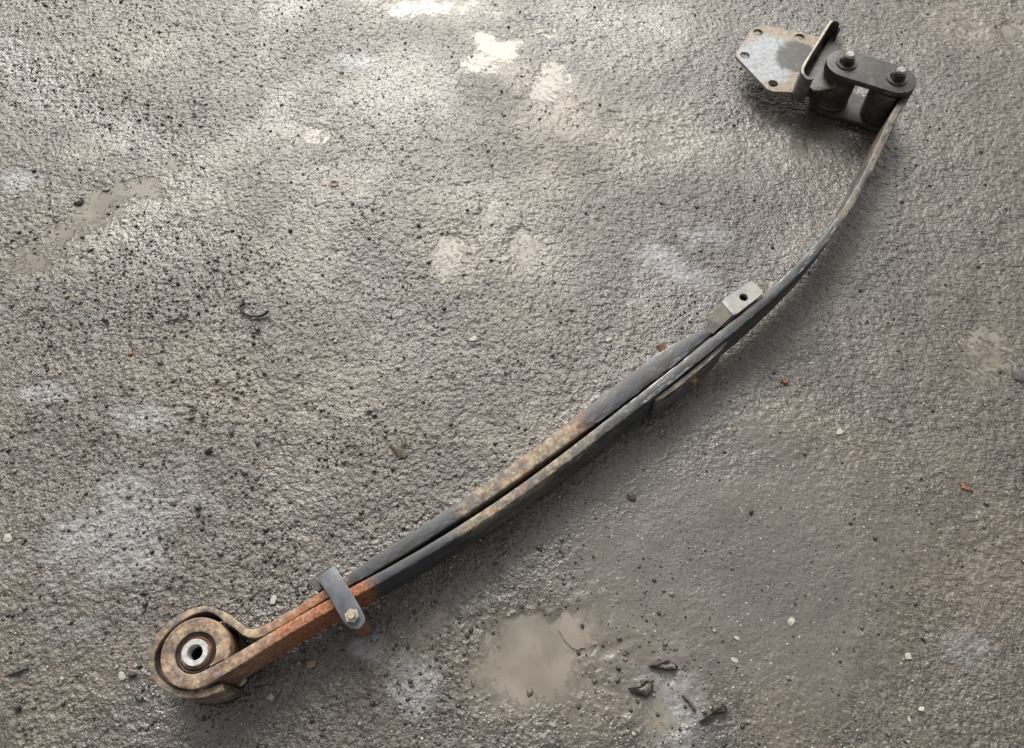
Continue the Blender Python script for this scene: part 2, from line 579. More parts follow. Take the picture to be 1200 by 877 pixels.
ny, nx = GX.shape
me = bpy.data.meshes.new("ground")
me.vertices.add(nx * ny)
me.vertices.foreach_set("co", np.stack((GX, GY, H), -1).astype(np.float32).ravel())
idx = np.arange(nx * ny).reshape(ny, nx)
q = np.stack((idx[:-1, :-1], idx[:-1, 1:], idx[1:, 1:], idx[1:, :-1]), -1).reshape(-1, 4)
me.loops.add(q.size)
me.loops.foreach_set("vertex_index", q.ravel().astype(np.int32))
me.polygons.add(len(q))
me.polygons.foreach_set("loop_start", np.arange(0, q.size, 4, dtype=np.int32))
me.polygons.foreach_set("use_smooth", np.ones(len(q), dtype=bool))
me.update(calc_edges=True)
so_ = me.attributes.new("spring_band", 'FLOAT', 'POINT')
so_.data.foreach_set("value", near_band.astype(np.float32).ravel())
sa_ = me.attributes.new("streaky", 'FLOAT', 'POINT')
sa_.data.foreach_set("value", right.astype(np.float32).ravel())
ra_ = me.attributes.new("relief", 'FLOAT', 'POINT')
ra_.data.foreach_set("value", np.clip((0.25 + 0.75 * smooth_zone) * (1 - .5 * near_band) * (1 - .38 * silt) * (1 - .16 * film) + .20 * near_band, 0.12, 1).astype(np.float32).ravel())
ca_ = me.color_attributes.new("soil", 'FLOAT_COLOR', 'POINT')
ca_.data.foreach_set("color", np.stack((stain, silt, wet, oil), -1).astype(np.float32).ravel())


def ground_material():
    k = NT("wet_gritty_ground")
    co = k.obj()
    a = k.n("ShaderNodeAttribute", attribute_name="soil")
    sep = k.n("ShaderNodeSeparateColor")
    k.l(a.outputs['Color'], sep.inputs[0])
    st, si, we, ol = sep.outputs[0], sep.outputs[1], sep.outputs[2], a.outputs['Alpha']
    sk = k.n('ShaderNodeAttribute', attribute_name='spring_band').outputs['Fac']
    n1 = k.noise(9, 6, 0.62, co)
    n2 = k.noise(70, 6, 0.7, co)
    n3 = k.noise(420, 4, 0.7, co)
    c = k.mix(k.ramp(n1, 0.3, 0.7), (0.026, 0.0225, 0.019), (0.056, 0.048, 0.040))
    c = k.mix(k.ramp(n2, 0.35, 0.75), c, (0.088, 0.075, 0.062))
    c = k.mix(k.ramp(n2, 0.45, 0.28, 0, 0.6), c, (0.010, 0.0095, 0.009))
    gr_ = k.n("ShaderNodeMix", data_type='RGBA', blend_type='MULTIPLY')
    gr_.inputs[0].default_value = 1.0
    k.l(c, gr_.inputs[6])
    k.l(k.ramp(k.noise(210, 4, 0.8, co), 0.33, 0.68, 0.35, 1.75), gr_.inputs[7])
    c = gr_.outputs[2]
    c = k.mix(k.math('MULTIPLY', si, k.ramp(n2, 0.25, 0.65, 0.45, 0.9)), c, (0.140, 0.117, 0.090))
    c = k.mix(k.math('MULTIPLY', st, k.ramp(n2, 0.22, 0.55)), c, (0.42, 0.44, 0.48))
    # wet soil is darker soil
    c = k.mix(k.math('MULTIPLY', k.ramp(we, 0.2, 1.0, 0.0, 0.8), k.math('SUBTRACT', 1.0, k.math('MULTIPLY', sk, 0.55))), c, (0.016, 0.013, 0.0105))
    # damp fines trodden smooth
    c = k.mix(k.ramp(k.n('ShaderNodeAttribute', attribute_name='relief').outputs['Fac'], 0.55, 0.25, 0.0, 0.6), c, k.mix(n2, (0.060, 0.055, 0.051), (0.105, 0.096, 0.089)))
    # grit: tiny stones of several colours
    v = k.n("ShaderNodeTexVoronoi", feature='F1')
    v.inputs['Scale'].default_value = 230
    v.inputs['Randomness'].default_value = 1
    k.l(co, v.inputs['Vector'])
    vs_ = k.n("ShaderNodeSeparateColor")
    k.l(v.outputs['Color'], vs_.inputs[0])
    grit = k.ramp(v.outputs['Distance'], 0.42, 0.30)
    c = k.mix(k.math('MULTIPLY', grit, k.ramp(vs_.outputs[0], 0.80, 0.84, 0, 0.8)), c, (0.014, 0.013, 0.013))
    c = k.mix(k.math('MULTIPLY', grit, k.ramp(vs_.outputs[1], 0.984, 0.987, 0, 0.8)), c, (0.34, 0.30, 0.24))
    c = k.mix(k.math('MULTIPLY', grit, k.ramp(vs_.outputs[2], 0.955, 0.965, 0, 0.7)), c, (0.15, 0.085, 0.055))
    c = k.mix(k.math('MULTIPLY', ol, 0.75), c, (0.03, 0.028, 0.026))
    k.l(c, k.p.inputs['Base Color'])
    rg = k.math('ADD', k.ramp(we, 0.1, 0.9, 0.40, 0.22), k.math('MULTIPLY', k.math('SUBTRACT', n3, 0.5), 0.25))
    rg = k.math('ADD', rg, k.math('MULTIPLY', st, 0.2))
    rg = k.math('ADD', rg, k.ramp(k.n('ShaderNodeAttribute', attribute_name='relief').outputs['Fac'], 0.25, 0.8, 0.14, 0.0))
    k.l(rg, k.p.inputs['Roughness'])
    k.p.inputs['Specular IOR Level'].default_value = 0.5
    rl = k.n("ShaderNodeAttribute", attribute_name="relief").outputs['Fac']
    sd_ = k.n("ShaderNodeAttribute", attribute_name="streaky").outputs['Fac']
    # stones set in the binder: domes with their own heights
    v2 = k.n("ShaderNodeTexVoronoi", feature='F1')
    v2.inputs['Scale'].default_value = 175
    k.l(co, v2.inputs['Vector'])
    v2s = k.n("ShaderNodeSeparateColor")
    k.l(v2.outputs['Color'], v2s.inputs[0])
    dome = k.math('MULTIPLY', k.ramp(v2.outputs['Distance'], 0.62, 0.15), k.ramp(v2s.outputs[0], 0.45, 1.0))
    # smeared, trodden relief on the right
    mp = k.n("ShaderNodeMapping")
    mp.inputs['Rotation'].default_value = (0, 0, math.radians(32))
    mp.inputs['Scale'].default_value = (60, 190, 100)
    k.l(co, mp.inputs['Vector'])
    stn = k.noise(1.0, 4, 0.6, mp.outputs[0], 0.4)
    n5 = k.noise(190, 2, 0.6, co)
    hgt = k.math('ADD', k.math('ADD', k.math('MULTIPLY', n5, 1.05), k.math('MULTIPLY', n3, 0.5)), k.math('MULTIPLY', n2, 0.30))
    hgt = k.math('ADD', hgt, k.math('MULTIPLY', dome, k.ramp(sd_, 0.2, 0.9, 0.75, 0.2)))
    hgt = k.math('ADD', hgt, k.math('MULTIPLY', grit, 0.18))
    hgt = k.math('ADD', hgt, k.math('MULTIPLY', stn, k.math('MULTIPLY', sd_, 1.25)))
    nb_ = k.bump(hgt, 0.85, 0.0030)
    nc_ = k.bump(hgt, 0.5, 0.0020)
    k.l(k.math('MULTIPLY', rl, 0.9), nb_.node.inputs['Strength'])
    k.l(k.math('MULTIPLY', rl, 0.8), nc_.node.inputs['Strength'])
    k.l(nb_, k.p.inputs['Normal'])
    k.l(k.math('MULTIPLY', k.ramp(we, 0.2, 0.8, 0.55, 1.0), k.math('MULTIPLY', k.ramp(rl, 0.15, 0.6, 0.6, 1.0), k.ramp(sd_, 0.3, 0.9, 1.0, 0.72))), k.p.inputs['Coat Weight'])
    k.l(k.ramp(rl, 0.2, 0.6, 0.17, 0.10), k.p.inputs['Coat Roughness'])
    k.p.inputs['Coat IOR'].default_value = 1.45
    k.l(nc_, k.p.inputs['Coat Normal'])
    return k.m


ground = bpy.data.objects.new("ground", me)
COL.objects.link(ground)
me.materials.append(ground_material())
tag(ground, "wet grey brown gritty ground", kind='structure')

# puddles: flat water filling the hollows
k = NT("muddy_water")
nn = k.noise(14, 4, 0.5, k.obj())
k.l(k.mix(k.ramp(nn, 0.35, 0.65), (0.165, 0.150, 0.128), (0.22, 0.203, 0.175)), k.p.inputs['Base Color'])
k.p.inputs['Roughness'].default_value = 0.15
k.p.inputs['IOR'].default_value = 1.33
k.l(k.bump(k.noise(60, 2, 0.5, k.obj()), 0.05, 0.001), k.p.inputs['Normal'])
dpt = k.n("ShaderNodeAttribute", attribute_name="depth").outputs['Fac']      # murky water: shallow rims are clear
k.l(k.ramp(dpt, 0.0, 0.0024, 0.0, 0.85), k.p.inputs['Alpha'])
M['water'] = k.m
for i, (d, lev) in enumerate(puddle_cells):
    m = (d < 1.22) & (H < lev + 0.0003)
    m2 = m.copy()
    m2[1:] |= m[:-1]; m2[:-1] |= m[1:]; m2[:, 1:] |= m[:, :-1]; m2[:, :-1] |= m[:, 1:]
    cell = m2[:-1, :-1] & m2[1:, :-1] & m2[:-1, 1:] & m2[1:, 1:]
    if cell.sum() < 12:
        continue
    jj, ii = np.nonzero(cell)
    quads = np.stack((idx[jj, ii], idx[jj, ii + 1], idx[jj + 1, ii + 1], idx[jj + 1, ii]), -1)
    u, inv = np.unique(quads, return_inverse=True)
    fx, fy = GX.ravel()[u], GY.ravel()[u]
    vv = np.stack((fx, fy, np.full(len(u), lev)), -1)
    dp = np.clip(lev - H.ravel()[u], 0, .01)
    o = mesh_obj("puddle", vv.tolist(), inv.reshape(-1, 4).tolist(), M['water'], smooth=True)
    da_ = o.data.attributes.new("depth", 'FLOAT', 'POINT')
    da_.data.foreach_set("value", dp.astype(np.float32))
    tag(o, "shallow muddy puddle", kind='structure')

# ------------------------------------------------------------------ leaf spring
ZB, ZT = 0.014, 0.094          # the spring lies on edge, resting on the lower shackle plate
spring = bpy.data.objects.new("leaf_spring", None)
COL.objects.link(spring)
spring.location = (*at(640, 545, 0)[:2], 0)
tag(spring, "long rusty two leaf vehicle spring on edge with shackle and bracket at its far end", "leaf spring")


def A2(px, py, z=ZT):
    return at(px, py, z)[:2]


B_top = [(335, 731), (350, 723), (380, 704), (411, 687), (435, 676), (465, 660), (506, 636.5), (542, 612.5), (579, 588), (620, 560),
         (665, 528), (700, 502), (740, 470), (766, 448), (792, 427), (827, 399), (845, 385), (879, 360), (898, 345), (926, 319),
         (949.5, 293), (971, 265.5), (989.7, 238.5), (1005.5, 211.5), (1018.5, 189.5), (1029.5, 166.5), (1039.6, 144.6), (1048.8, 123.6)]
B_pairs = []
for i_, q_ in enumerate(B_top):
    t_ = np.array(B_top[min(i_ + 1, 27)], float) - np.array(B_top[max(i_ - 1, 0)], float)
    t_ /= np.linalg.norm(t_)
    th_ = np.interp(q_[0], [335, 411, 465, 620, 665, 740, 790, 830, 860, 900, 950, 1000, 1050], [13, 12.5, 12, 12, 12, 12.5, 13.2, 12.6, 11.6, 10.6, 10.2, 9.6, 9])
    B_pairs.append((q_, (q_[0] - t_[1] * th_, q_[1] + t_[0] * th_)))
pairs = [(A2(*a), A2(*b)) for a, b in B_pairs]
midB = np.array([(a + b) / 2 for a, b in pairs])
thB = np.array([np.linalg.norm(b - a) for a, b in pairs])
o0, o1 = midB[0], midB[-1]
ex = (o1 - o0) / np.linalg.norm(o1 - o0)
ey = np.array((-ex[1], ex[0]))
loc = lambda p: np.stack(((p - o0) @ ex, (p - o0) @ ey), -1)
LB = loc(midB)
pB = np.polynomial.Polynomial.fit(LB[:, 0], LB[:, 1], 6)
tB = np.polynomial.Polynomial.fit(LB[:, 0], thB, 7)
xs = np.linspace(LB[0, 0], LB[-1, 0], 150)
print("B fit residual mm", np.abs(pB(LB[:, 0]) - LB[:, 1]).max() * 1000, "th mm", (tB(xs) * 1000).round(1)[::15])
cB = o0 + xs[:, None] * ex + pB(xs)[:, None] * ey
dv = pB.deriv()(xs)
nB = (-dv[:, None] * ex + ey) / np.sqrt(1 + dv ** 2)[:, None]      # left-hand (concave side) normal
hB = tB(xs) / 2
UB, LBe = cB + nB * hB[:, None], cB - nB * hB[:, None]

# --- near eye: spiral
CE = A2(229.0, 765)
RO = np.linalg.norm(A2(269.5, 765) - A2(188.5, 765)) / 2
RI = RO * 0.585
print("eye", CE, RO, RI)
rm0 = (RO + RI) / 2
tdir = -(cB[1] - cB[0]); tdir = tdir / np.linalg.norm(tdir)
# clockwise motion at angle th: (sin th, -cos th) ; leaf arrives lower right of the bore
p0 = cB[0]
hB0 = hB[0]
th0 = math.radians(-62)
pe = CE + rm0 * np.array((math.cos(th0), math.sin(th0)))
te = np.array((math.sin(th0), -math.cos(th0)))
dl = np.linalg.norm(pe - p0)
S_ = np.linspace(0, 1, 18)[1:-1]
br = []
for s in S_:
    h00, h10, h01, h11 = 2*s**3-3*s**2+1, s**3-2*s**2+s, -2*s**3+3*s**2, s**3-s**2
    br.append(h00*p0 + h10*dl*tdir + h01*pe + h11*dl*te)
br = np.array(br)
g = np.gradient(np.vstack((p0, br, pe)), axis=0)[1:-1]
g /= np.linalg.norm(g, axis=1)[:, None]
nb = np.stack((g[:, 1], -g[:, 0]), -1)        # right of travel = concave/upper side when going down-left
hb = hB0 + ((RO - RI) / 2 - hB0) * S_ ** 1.5
Ubr, Lbr = br + nb * hb[:, None], br - nb * hb[:, None]
# arc
ths = np.radians(np.linspace(-62, -398, 96))
ri = np.full_like(ths, RI)
lim = np.full_like(ths, RO)
rel = np.degrees(ths) + 360
selt = rel < 25
ang_l = np.radians(rel[selt] + 62)
lim[selt] = np.minimum(RO, (RI + 0.0) / np.cos(np.clip(ang_l, -1.4, 1.4)) - 0.0012)
lim = np.maximum(lim, RI + 0.0015)
Uarc = CE + ri[:, None] * np.stack((np.cos(ths), np.sin(ths)), -1)
Larc = CE + lim[:, None] * np.stack((np.cos(ths), np.sin(ths)), -1)
UBall = np.vstack((Uarc[::-1], Ubr[::-1], UB))
LBall = np.vstack((Larc[::-1], Lbr[::-1], LBe))

# --- far eye: leaf rolls round the shackle pin
PIN2 = at(1049.5, 95, 0.105)[:2]
PIN1 = at(990.5, 77, 0.105)[:2]
print("pins", PIN1, PIN2, np.linalg.norm(PIN1 - PIN2))
EO = np.linalg.norm(cB[-1] - PIN2)
tr = cB[-1] - PIN2
a_end = math.atan2(tr[1], tr[0])
RE_mid = 0.034
# tangent from last leaf point to the eye circle (leaf on the right/outer side)
dd_ = np.linalg.norm(tr)
phi = math.acos(min(1, RE_mid / max(dd_, RE_mid + 1e-6)))
a_t = a_end + phi
pt = PIN2 + RE_mid * np.array((math.cos(a_t), math.sin(a_t)))
hb_ = hB[-1]
ar = np.linspace(a_t, a_t + math.radians(300), 60)
U2 = PIN2 + (RE_mid - hb_) * np.stack((np.cos(ar), np.sin(ar)), -1)
L2 = PIN2 + (RE_mid + hb_) * np.stack((np.cos(ar), np.sin(ar)), -1)
UBall = np.vstack((UBall, U2))
LBall = np.vstack((LBall, L2))


def px_of(p, z=ZT):
    x, y, zz = p[..., 0], p[..., 1], z - CAM_H
    dep = y * ST - zz * CT
    return 600 + FPX * x / dep


pxB = px_of((UBall + LBall) / 2)
n_eye = len(Uarc)
mB = np.stack((
    np.interp(pxB, [180, 230, 275, 330, 400, 420, 440, 470, 560, 640, 700, 770, 830, 900, 1060], [.34, .34, .40, .52, .66, .55, .25, .0, .16, .14, .22, .16, .10, .08, .12]),
    np.interp(pxB, [180, 230, 300, 340, 400, 430, 490, 540, 570, 620, 670, 700, 740, 780, 860, 900, 940, 980, 1010, 1060], [.38, .37, .38, .24, .08, .0, .02, .28, .42, .42, .34, .28, .18, .08, .22, .18, .10, .30, .28, .34]),
    np.interp(pxB, [230, 430, 520, 600, 740, 760, 790, 830, 900, 950, 1000, 1060], [.05, .0, .1, .08, .14, .22, .22, .16, .14, .2, .14, .0]),
    np.interp(pxB, [180, 400, 900, 980, 1060], [.8, .2, .2, 1, 1])), -1)
mB[-60:, :] = (0.0, -0.1, -0.1, 0)
main_leaf = sweep("main_leaf", UBall, LBall, ZB, ZT, M['leaf'], spring, mB, cr=np.interp(pxB, [380, 460], [.0018, .0027]),
                  lean=np.where(np.arange(len(UBall)) < len(UBall) - 60, np.interp(pxB, [880, 960, 1020, 1052], [0, .004, .007, .004]), .004))
main_leaf.data.materials.append(M['barrel'])
for f_ in main_leaf.data.polygons:
    if min(f_.vertices) >= (len(UBall) - 58) * 16:
        f_.material_index = 1

# --- second leaf with its wrap round the near eye
A_pairs = [((403, 675), (409.3, 685.8)), ((447, 648), (455, 662)), ((497, 613), (507, 629)), ((538, 586), (549, 602)), ((588, 551), (599, 566)),
           ((623, 527), (635, 541)), ((655, 503), (668, 518)), ((685, 480), (699, 496)), ((710, 459), (725, 477)), ((743, 434), (758, 454)), ((776, 410), (789, 428)),
           ((800, 396), (810, 409)), ((816, 388.5), (825, 399)), ((828, 382), (836, 391.5))]
prA = [(A2(*a), A2(*b)) for a, b in A_pairs]
mA = np.array([(a + b) / 2 for a, b in prA])
tA = np.array([np.linalg.norm(b - a) for a, b in prA])
LA = loc(mA)
pA = np.polynomial.Polynomial.fit(LA[:, 0], LA[:, 1], 4)
ptA = np.polynomial.Polynomial.fit(LA[:, 0], tA, 5)
xa = np.linspace(LA[0, 0], LA[-1, 0], 26)
print("A th mm", (ptA(xa) * 1000).round(1)[::4])
cA = o0 + xa[:, None] * ex + pA(xa)[:, None] * ey
da = pA.deriv()(xa)
nA = (-da[:, None] * ex + ey) / np.sqrt(1 + da ** 2)[:, None]
hA = ptA(xa) / 2
ZW = 0.082
wrap = [((263, 809), (260, 800.5)), ((240, 817), (238, 807)), ((218, 818.5), (219, 809)), ((200, 814), (204, 806)), ((183.5, 802.5), (190.5, 797.5)), ((174, 783), (181.5, 782)),
        ((175, 760), (182.5, 763.5)), ((186, 741), (192.5, 746)), ((203, 726), (208.5, 732)), ((223.5, 713.5), (228, 720)), ((243, 710.5), (244, 717.5)),
        ((257, 715), (254, 722)), ((270, 721), (263, 729)), ((283, 731.5), (275.5, 737.5)), ((291, 736.8), (286, 745.5)), ((298, 737), (300.5, 748)), ((312, 731.5), (316.3, 741.2)), ((333, 720), (337.4, 729.4)),
        ((363, 701.5), (367.6, 710.9)), ((385, 688), (390.4, 697.4))]
zw = [ZW] * 12 + [ZW + .003, ZW + .006, ZW + .009, ZT - .001, ZT - .001, ZT - .001, ZT - .001, ZT - .001]
Uw = np.array([A2(*a, z) for (a, b), z in zip(wrap, zw)])
Lw = np.array([A2(*b, z) for (a, b), z in zip(wrap, zw)])
Uc = catmull(np.vstack((Uw, cA + nA * hA[:, None])), 6)
Lc = catmull(np.vstack((Lw, cA - nA * hA[:, None])), 6)
zt = catmull(np.array([[z, 0] for z in zw + [ZT - .001] * len(cA)]), 6)[:, 0]
zprof = np.stack((zt - (ZT - ZB) + 0.001, zt), -1)
pxA = px_of((Uc + Lc) / 2)
nwr = 13 * 6
mAk = np.stack((
    np.interp(pxA, [180, 290, 310, 345, 390, 408, 418, 440, 530, 600, 655, 680, 720, 760, 800], [.26, .32, .44, .66, .55, .3, .1, -.05, .05, .18, .30, .34, .14, .22, .12]),
    np.interp(pxA, [180, 290, 310, 345, 380, 410, 440, 500, 550, 600, 650, 700, 740, 830], [.38, .40, .40, .25, .28, .25, .0, .02, .36, .46, .42, .16, .06, .12]),
    np.interp(pxA, [230, 430, 600, 690, 710, 750, 780, 800, 830], [.08, .08, .04, .12, .19, .13, .21, .18, .05]),
    np.interp(pxA, [180, 330, 420], [.9, .5, .2])), -1)
wrap_leaf = sweep("wrap_leaf", Uc, Lc, ZB, ZT - .001, M['leaf'], spring, mAk, cr=np.interp(pxA, [380, 460], [.0016, .0027]), z_prof=zprof)

# --- pieces at the axle seat
def pair_sweep(name, prs, z0, z1, mat, parent, mask, cr=0.0025, per=6):
    U = catmull(np.array([A2(*a, z1) for a, b in prs]), per)
    L = catmull(np.array([A2(*b, z1) for a, b in prs]), per)
    return sweep(name, U, L, z0, z1, mat, parent, np.tile(mask, (len(U), 1)), cr)

pair_sweep("liner_strip", [((762, 453), (765, 456.5)), ((790, 430.5), (793, 434)), ((815, 409), (818, 412.5)), ((832, 395), (834, 397))],
           ZB, ZT - .004, M['leaf'], spring, (.05, .1, .05), .0015)
seat = pair_sweep("seat_plate", [((768, 466.5), (770, 470)), ((781, 456.5), (784.3, 461)), ((800, 442), (803.6, 447)), ((820, 425.5), (823.4, 430)), ((838, 410), (841, 414)), ((850, 399.5), (852, 402))],
                  ZB - .004, ZT - .009, M['leaf'], spring, (.12, .34, .22), .0015)
seat['label'] = "long scuffed wedge plate on the outer side"


def side_bolt(px, py, z, dirpx, r, length, mat, name):
    """hex head whose axis lies level, pointing along a ground direction"""
    c = at(px, py, z)
    d = at(px + dirpx[0], py + dirpx[1], z) - c
    d /= np.linalg.norm(d)
    bm = bmesh.new()
    bmesh.ops.create_cone(bm, cap_ends=True, segments=6, radius1=r, radius2=r, depth=length)
    bmesh.ops.bevel(bm, geom=list(bm.edges), offset=r * .15, segments=2, affect='EDGES')
    q_ = Vector(d).to_track_quat('Z', 'Y')
    bmesh.ops.transform(bm, matrix=Matrix.Translation(Vector(c)) @ q_.to_matrix().to_4x4(), verts=bm.verts)
    return bm_obj(name, bm, mat, spring, True, 35)

side_bolt(777, 409, 0.072, (-12, -18), 0.0085, 0.018, M['rusty'], "center_bolt")
side_bolt(812, 446, 0.066, (12, 16), 0.0085, 0.012, M['rusty'], "center_bolt")

# flat lug with a hole at the end of the second leaf
zl = 0.100
lug_pts = [at(846, 354, zl), at(850, 349, zl), at(878, 330.5, zl), at(882, 330, zl), at(894, 341.5, zl), at(894, 344, zl), at(864, 367.5, zl), at(859, 369, zl)]
hole = at(871.5, 348.5, zl)
bm = prism_bm(lug_pts, zl - 0.008, zl, 0, holes=[(hole[0], hole[1], 0.0078)])
lug = bm_obj("drilled_lug", bm, M['pad'], spring, True, 30)
lug['label'] = "bright flat lug with a round hole"
zn = 0.0935
nk_t = [at(859, 369, zl - .001), at(846, 354, zl - .001), at(840, 358, zl - .003), at(825, 383, zn), at(829, 389, zn), at(836, 391, zn), at(846, 381, zl - .005)]
bm = bmesh.new()
t = [bm.verts.new(p) for p in nk_t]
b = [bm.verts.new((p[0], p[1], p[2] - 0.014)) for p in nk_t]
n = len(t)
ctr = bm.verts.new(np.mean(nk_t, axis=0))
for i in range(n):
    bm.faces.new((t[i], t[(i + 1) % n], ctr))
    bm.faces.new((b[i], b[(i + 1) % n], t[(i + 1) % n], t[i]))
bm.faces.new(b[::-1])
bm_obj("lug_neck", bm, M['padneck'], lug, True, 30)
# riser that carries the lug on the leaf
rs = [at(838, 386, .09), at(850, 374, .09), at(884, 347, .09), at(888, 351, .09), at(848, 383, .09)]
bm_obj("lug_web", prism_bm(rs, ZB + .01, zl - .0085), M['padneck'], lug)

bm_obj('hole_shade', lathe_bm(hole[0], hole[1], [(.0095, zl - .0082), (.0095, zl - .020), (.0001, zl - .020)], 24, False), M['rubber'], lug, True, 40)  # black cup added below the hole, its colour stands for the shade inside
# --- bushing in the near eye
zc = (ZB + ZT) / 2
bush = bm_obj("bushing", lathe_bm(CE[0], CE[1], [(RI * .985, ZB + .004), (RI * .985, ZT - .005), (RI * .93, ZT - .003), (RI * .80, ZT - .006), (RI * .80, ZB + .004)], 64), M['rubber'], spring, True, 40)
bush['label'] = "round rubber and steel bushing in the near eye"
bm_obj("rust_ring", lathe_bm(CE[0], CE[1], [(RI * .80, ZB + .006), (RI * .80, ZT - .0045), (RI * .76, ZT - .002), (RI * .70, ZT - .0025), (RI * .66, ZT - .005), (RI * .66, ZB + .006)], 64), M['redrubber'], bush, True, 40)
bm_obj("inner_sleeve", lathe_bm(CE[0], CE[1], [(RI * .655, ZB - .004), (RI * .655, ZT + .0015), (RI * .63, ZT + .003), (RI * .39, ZT + .003), (RI * .365, ZT + .001), (RI * .345, ZT - .004), (RI * .345, ZB - .004)], 64), M['sleeve'], bush, True, 30)

bm_obj('bore_shade', lathe_bm(CE[0], CE[1], [(RI * .343, ZT - .014), (RI * .343, ZB - .003), (.0001, ZB - .003)], 40, False), M['black_steel'], bush, True, 40)  # dark lining and floor added, shade inside the sleeve put into colour

# --- clip (rebound clamp) near the eye
zc1 = ZT + 0.012
c_pts = [at(371.5, 675.5, zc1), at(392, 662, zc1), at(407, 686, zc1), at(424, 715, zc1), at(428, 724, zc1), at(427, 731, zc1), at(420, 737.5, zc1), at(411, 737, zc1), at(405, 732, zc1), at(400, 725, zc1), at(386, 700, zc1)]
clip = bm_obj("rebound_clip", prism_bm(c_pts, zc1 - .006, zc1, .0012, 2), M['clip'], spring, True, 40)
clip['label'] = "flat blue grey strap clip bolted across the leaves"
# bent-down leg on the far side and its turned flank
l_pts = [at(369.5, 674, zc1 - .001), at(390.5, 660.5, zc1 - .001), at(392, 662, zc1 - .001), at(371.5, 675.5, zc1 - .001)]
bm_obj("clip_bend", prism_bm(l_pts, 0.03, zc1 - .0005, .0008), M['clip'], clip)
l2 = [at(361, 680, .084), at(368, 675, .084), at(378, 690, .084), at(372, 694, .084)]
bm_obj("clip_leg", prism_bm(l2, 0.012, .084, .0015), M['wall'], clip)
cb = at(413.2, 722.5, zc1)
bm = bmesh.new()
bmesh.ops.create_cone(bm, cap_ends=True, segments=6, radius1=.0105, radius2=.0105, depth=.009)
bmesh.ops.bevel(bm, geom=[e for e in bm.edges if all(v.co.z > 0 for v in e.verts)], offset=.0018, segments=2, affect='EDGES')
bmesh.ops.transform(bm, matrix=Matrix.Translation((cb[0], cb[1], zc1 + .0043)) @ Matrix.Rotation(.4, 4, 'Z'), verts=bm.verts)
hb1 = bm_obj("clip_bolt", bm, M['bolt'], clip, True, 35)
bm_obj("bolt_tip", lathe_bm(cb[0], cb[1], [(0.0001, zc1 + .0088), (.0058, zc1 + .0088), (.0058, zc1 + .0108), (.005, zc1 + .0118), (.0001, zc1 + .0118)], 20, False), M['bolt'], hb1, True, 35)
bm_obj("spacer_tube", lathe_bm(cb[0] + .0005, cb[1] - .001, [(.0001, .012), (.0115, .012), (.0115, zc1 - .0062), (.0001, zc1 - .0062)], 28, False), M['rusty'], clip, True, 35)
# bottom strap of the clip
cc_ = np.mean(c_pts, axis=0)
lo_pts = [(cc_[0] + (p[0] - cc_[0]) * .8, cc_[1] + (p[1] - cc_[1]) * .8) for p in c_pts]
bm_obj("clip_base", prism_bm(lo_pts, 0.007, 0.0125, .001), M['rusty'], clip, True, 40)

# --- shackle
ZP0, ZP1 = 0.099, 0.111
RP = 0.040
up = bm_obj("shackle_plate", prism_bm(stadium(PIN1, PIN2, RP), ZP0, ZP1, .0012, 2), M['black_steel'], spring, True, 40)
up['label'] = "upper black shackle plate with two nuts"
lo = bm_obj("shackle_plate", prism_bm(stadium(PIN1, PIN2, RP), 0.001, 0.0125, .0012, 2), M['black_steel'], spring, True, 40)
lo['label'] = "lower dusty shackle plate on the ground"
for pin in (PIN1, PIN2):
    x, y = pin
    ws = bm_obj("washer", lathe_bm(x, y, [(.0001, ZP1), (.0215, ZP1), (.0215, ZP1 + .0025), (.0205, ZP1 + .0035), (.0001, ZP1 + .0035)], 36, False), M['black_steel'], up, True, 35)
    bm = bmesh.new()
    bmesh.ops.create_cone(bm, cap_ends=True, segments=6, radius1=.0155, radius2=.0155, depth=.011)
    bmesh.ops.bevel(bm, geom=[e for e in bm.edges if all(v.co.z > 0 for v in e.verts)], offset=.003, segments=2, affect='EDGES')
    bmesh.ops.transform(bm, matrix=Matrix.Translation((x, y, ZP1 + .0089)) @ Matrix.Rotation(random.random(), 4, 'Z'), verts=bm.verts)
    bm_obj("nut", bm, M['black_bolt'], up, True, 35)
    z = ZP1 + .014
    bm_obj("nut_collar", lathe_bm(x, y, [(.0001, z), (.0125, z), (.0125, z + .002), (.0112, z + .003), (.0112, z + .004), (.0001, z + .004)], 28, False), M['black_bolt'], up, True, 35)
    z += .004
    pr = [(.0001, z)]
    for t_ in range(3):
        pr += [(.0082, z + t_ * .0018), (.0090, z + t_ * .0018 + .0009)]
    pr += [(.0082, z + .0054), (.0074, z + .0066), (.0001, z + .0066)]
    bm_obj("bolt_end", lathe_bm(x, y, pr, 24, False), M['bright'], up, True, 35)
# rubber bush + inner barrel in the far eye
bm_obj("eye_bush", lathe_bm(PIN2[0], PIN2[1], [(.0001, .013), (.033, .013), (.033, ZP0 - .0005), (.0001, ZP0 - .0005)], 40, False), M['barrel'], spring, True, 35)

# --- hanger bracket
ZPL = 0.050
brk_pts_px = [(862.5, 66), (862, 63), (880, 36), (884, 33.5), (895, 30.5), (899, 30.5), (945, 40), (972, 47), (960, 86), (938, 107.5), (933, 108.5), (905, 107), (899, 104.5)]
bp = [at(x, y, ZPL) for x, y in brk_pts_px]
holes = []
for (x, y) in ((888.5, 38), (937.5, 43.5), (873, 65), (906, 98)):
    h_ = at(x, y, ZPL)
    holes.append((h_[0], h_[1], 0.0105))
bracket = bm_obj("hanger_bracket", prism_bm(bp, ZPL - .007, ZPL, 0, holes=holes), None or M['pad'], spring, True, 30)
bracket['label'] = "hanger bracket with a drilled base plate"


